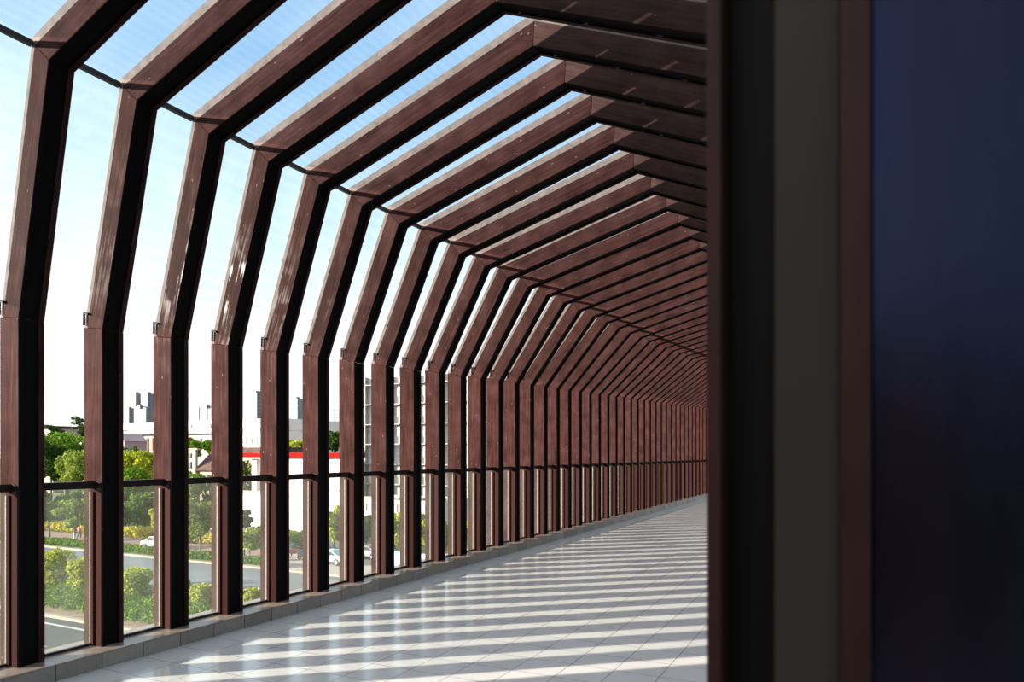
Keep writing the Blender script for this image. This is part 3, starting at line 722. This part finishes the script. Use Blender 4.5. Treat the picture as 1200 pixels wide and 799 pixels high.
car(x_at(186, 53.6), 53.6, plain('car_paint', (.6, .6, .6), .3, .02, 1), 'white car parked on the sidewalk, half hidden by the third rib')
car(x_at(388, 54), 54, plain('car_paint_blue', (.30, .42, .48), .3, .02, 1), 'pale blue car parked in the yard below the tree, left of the seventh rib').location.z = GZ+.065
car(x_at(430, 58.5), 58.5, plain('car_paint_grey', (.22, .23, .25), .3, .02, 1), 'grey car parked in the yard between seventh and eighth ribs').location.z = GZ+.065
fe = empty('fence', (x_at(462, 55), 55, GZ+.065)); FB = plain('fence_blue', (.28, .46, .52), .6, .05, 2)
x0, x1 = xr(458, 500, 55)
MB().box(x0-fe.location.x, x1-fe.location.x, -.03, .03, .15, 1.5).build('panel', FB, fe)
for i in range(5):
    xx = x0+(x1-x0)*i/4-fe.location.x
    MB().box(xx-.05, xx+.05, .032, .12, 0, 1.6).build('post', GRY, fe)
tag(fe, 'low pale blue fence in the yard between eighth and tenth ribs', 'fence')
def motorbike(X, Y, col, label, rz):
    e = empty('motorcycle', (X, Y, GZ+.065), rz); TY = bpy.data.materials['tyre']
    for wx in (-.62, .62):
        t = []
        mbw = MB(); ring = [(wx+.27*math.cos(a), 0, .30+.27*math.sin(a)) for a in [i*math.pi/8 for i in range(17)]]
        mbw.tube(ring, .055, 6).build('wheel', TY, e)
    MB().prism([(-.55, .5), (-.15, .42), (.2, .45), (.5, .75), (.4, .86), (.1, .8), (-.25, .82), (-.7, .8)], -.13, .13).build('body', col, e, bevel=.03)
    MB().box(-.62, .02, -.12, .12, .825, .90).build('seat', DKW, e, bevel=.02)
    MB().tube([(.62, .0, .32), (.48, 0, .78), (.42, 0, 1.05)], .03, 8).build('fork', GRY, e)
    MB().tube([(.40, -.33, 1.06), (.42, 0, 1.06), (.40, .33, 1.06)], .02, 8).build('handlebar', DKW, e)
    MB().tube([(.5, 0, .95), (.56, 0, .95)], .08, 10).build('headlamp', GRY, e)
    tag(e, label, 'motorcycle', 'motorcycles in the yard')
bc = [plain('bike_blue', (.12, .22, .35), .4, .1, 4), plain('bike_red', (.35, .06, .05), .4, .1, 4), plain('bike_dark', (.04, .05, .06), .4, .1, 4)]
for i, (u, Yb, lb) in enumerate(((339.5, 58.6, 'blue motorcycle, leftmost in the yard before the white building'), (345.5, 55.6, 'red motorcycle in the middle of the parked row'),
                          (351, 58.6, 'dark motorcycle parked beside the sixth rib'), (355.5, 55.4, 'blue motorcycle half hidden by the sixth rib'))):
    motorbike(x_at(u, Yb), Yb, bc[i % 3], lb, .9+.25*i)
# person walking on the sidewalk, seen left of the second rib
def person(X, Y, label):
    e = empty('person', (X, Y, GZ+.105), .4)
    pts = [(0,0,.92),(0,0,1.15),(0,0,1.40),(0,0,1.50),(0,0,1.62),(0,0,1.72),
           (.10,0,.86),(.13,.10,.48),(.12,.04,.08),(.13,.16,.05),(-.10,0,.86),(-.12,-.10,.47),(-.12,-.26,.10),(-.12,-.16,.05),
           (.19,0,1.38),(.24,-.05,1.12),(.23,.08,.90),(.23,.11,.80),(-.19,0,1.38),(-.24,.04,1.12),(-.22,.17,.92),(-.22,.21,.83)]
    ed = [(0,1),(1,2),(2,3),(3,4),(4,5),(0,6),(6,7),(7,8),(8,9),(0,10),(10,11),(11,12),(12,13),(2,14),(14,15),(15,16),(16,17),(2,18),(18,19),(19,20),(20,21)]
    rad = [.15,.14,.15,.06,.10,.08,.10,.065,.045,.035,.10,.065,.045,.035,.07,.045,.035,.028,.07,.045,.035,.028]
    me = bpy.data.meshes.new('body'); me.from_pydata(pts, ed, [])
    o = link(bpy.data.objects.new('body', me), e)
    o.modifiers.new('skin', 'SKIN')
    for i, r in enumerate(rad): me.skin_vertices[0].data[i].radius = (r, r*.8, )
    me.skin_vertices[0].data[0].use_root = True
    s = o.modifiers.new('sub', 'SUBSURF'); s.levels = 1; s.render_levels = 1
    me.materials.append(plain('skin_tone', (.42, .26, .19), .6, .05, 4))
    sh = MB().tube([(0,0,.93),(0,0,1.1),(0,0,1.3),(0,0,1.45)], [.20,.19,.21,.12], 14)
    for s_ in (1, -1): sh.tube([(s_*.14,0,1.40),(s_*.22,0,1.28),(s_*.25,-.03*s_,1.14)], [.09,.08,.07], 10)
    sh.build('shirt', plain('pink_shirt', (.65, .22, .22), .8, .1, 6), e, smooth=True)
    tr = MB().tube([(0,0,.80),(0,0,.97)], [.185,.19], 14)
    tr.tube([(.09,0,.88),(.13,.10,.48),(.12,.04,.12)], [.12,.09,.07], 10).tube([(-.09,0,.88),(-.12,-.10,.47),(-.12,-.25,.14)], [.12,.09,.07], 10)
    tr.build('trousers', plain('grey_trousers', (.10, .11, .15), .8, .1, 6), e, smooth=True)
    MB().tube([(0,-.01,1.64),(0,-.015,1.70),(0,-.01,1.79)], [.112,.118,.05], 12).build('hair', DKW, e, smooth=True)
    tag(e, 'person in a pink shirt walking on the brick sidewalk left of the second rib', 'person')
person(x_at(93, 55.3), 55.3, '')
lx = x_at(399, 58); e = empty('street_lamp', (lx, 58, GZ+.065)); zt = z_at(399, 576, 58)-GZ
MB().tube([(0, 0, 0), (0, 0, zt*.8), (-.1, 0, zt-.1), (-.25, 0, zt)], [.09, .07, .05, .04], 8).build('pole', GRY, e)
MB().box(-.85, -.2, -.12, .12, zt, zt+.10).build('lamp_head', WH, e, bevel=.03)
tag(e, 'street lamp with white head just left of the seventh rib', 'street lamp')
# ---------------------------------------------------------------- light
sd = Vector((3.4, 2.86, -1)).normalized()
sl = bpy.data.lights.new('sun', 'SUN'); sl.energy = 14.5; sl.angle = math.radians(.7); sl.color = (1, .90, .78)
so = link(bpy.data.objects.new('sun', sl)); so.rotation_euler = sd.to_track_quat('-Z', 'Y').to_euler()
wd = bpy.data.worlds.new('sky'); SC.world = wd; wd.use_nodes = True; nt = wd.node_tree; nt.nodes.clear()
out = N(nt, 'ShaderNodeOutputWorld'); bg = N(nt, 'ShaderNodeBackground'); nt.links.new(bg.outputs[0], out.inputs[0])
tc = N(nt, 'ShaderNodeTexCoord'); sp = N(nt, 'ShaderNodeSeparateXYZ'); nt.links.new(tc.outputs['Generated'], sp.inputs[0])
el = N(nt, 'ShaderNodeValToRGB'); cr_ = el.color_ramp; nt.links.new(sp.outputs[2], el.inputs[0])
stops = [(0, (1.0, 1.0, 1.0)), (.14, (.93, .97, 1.0)), (.30, (.62, .80, .93)), (.47, (.27, .51, .80)), (.72, (.62, .74, .92)), (1, (.80, .90, 1.05))]
while len(cr_.elements) < len(stops): cr_.elements.new(.5)
for e_, (p, c) in zip(cr_.elements, stops): e_.position = p; e_.color = c+(1,)
# broad bright aureole of the sky around the sun
dt = N(nt, 'ShaderNodeVectorMath', operation='DOT_PRODUCT'); dt.inputs[1].default_value = tuple(-sd); nt.links.new(tc.outputs['Generated'], dt.inputs[0])
mr = N(nt, 'ShaderNodeMapRange'); mr.inputs['From Min'].default_value = .0; mr.inputs['From Max'].default_value = 1; mr.inputs['To Max'].default_value = 1
nt.links.new(dt.outputs['Value'], mr.inputs[0])
pw = N(nt, 'ShaderNodeMath', operation='POWER'); pw.inputs[1].default_value = 3; nt.links.new(mr.outputs[0], pw.inputs[0])
glow = N(nt, 'ShaderNodeVectorMath', operation='SCALE'); glow.inputs[0].default_value = (2.2, 1.85, 1.5); nt.links.new(pw.outputs[0], glow.inputs['Scale'])
ad = N(nt, 'ShaderNodeVectorMath', operation='ADD'); nt.links.new(el.outputs[0], ad.inputs[0]); nt.links.new(glow.outputs[0], ad.inputs[1])
nt.links.new(ad.outputs[0], bg.inputs[0]); bg.inputs[1].default_value = .95
# ---------------------------------------------------------------- camera
cd = bpy.data.cameras.new('camera'); cam = link(bpy.data.objects.new('camera', cd)); SC.camera = cam
cam.location = (0, 0, EYE); cam.rotation_euler = (math.pi/2, 0, TH)
cd.sensor_width = 36; cd.lens = F/1200*36; cd.shift_y = (532-399.5)/1200; cd.clip_end = 5000; cd.clip_start = .05
cd.dof.use_dof = True; cd.dof.focus_distance = 8; cd.dof.aperture_fstop = 3.2
vs = SC.view_settings; vs.view_transform = 'Standard'; vs.look = 'None'; vs.gamma = 1; vs.use_curve_mapping = False; vs.exposure = .42
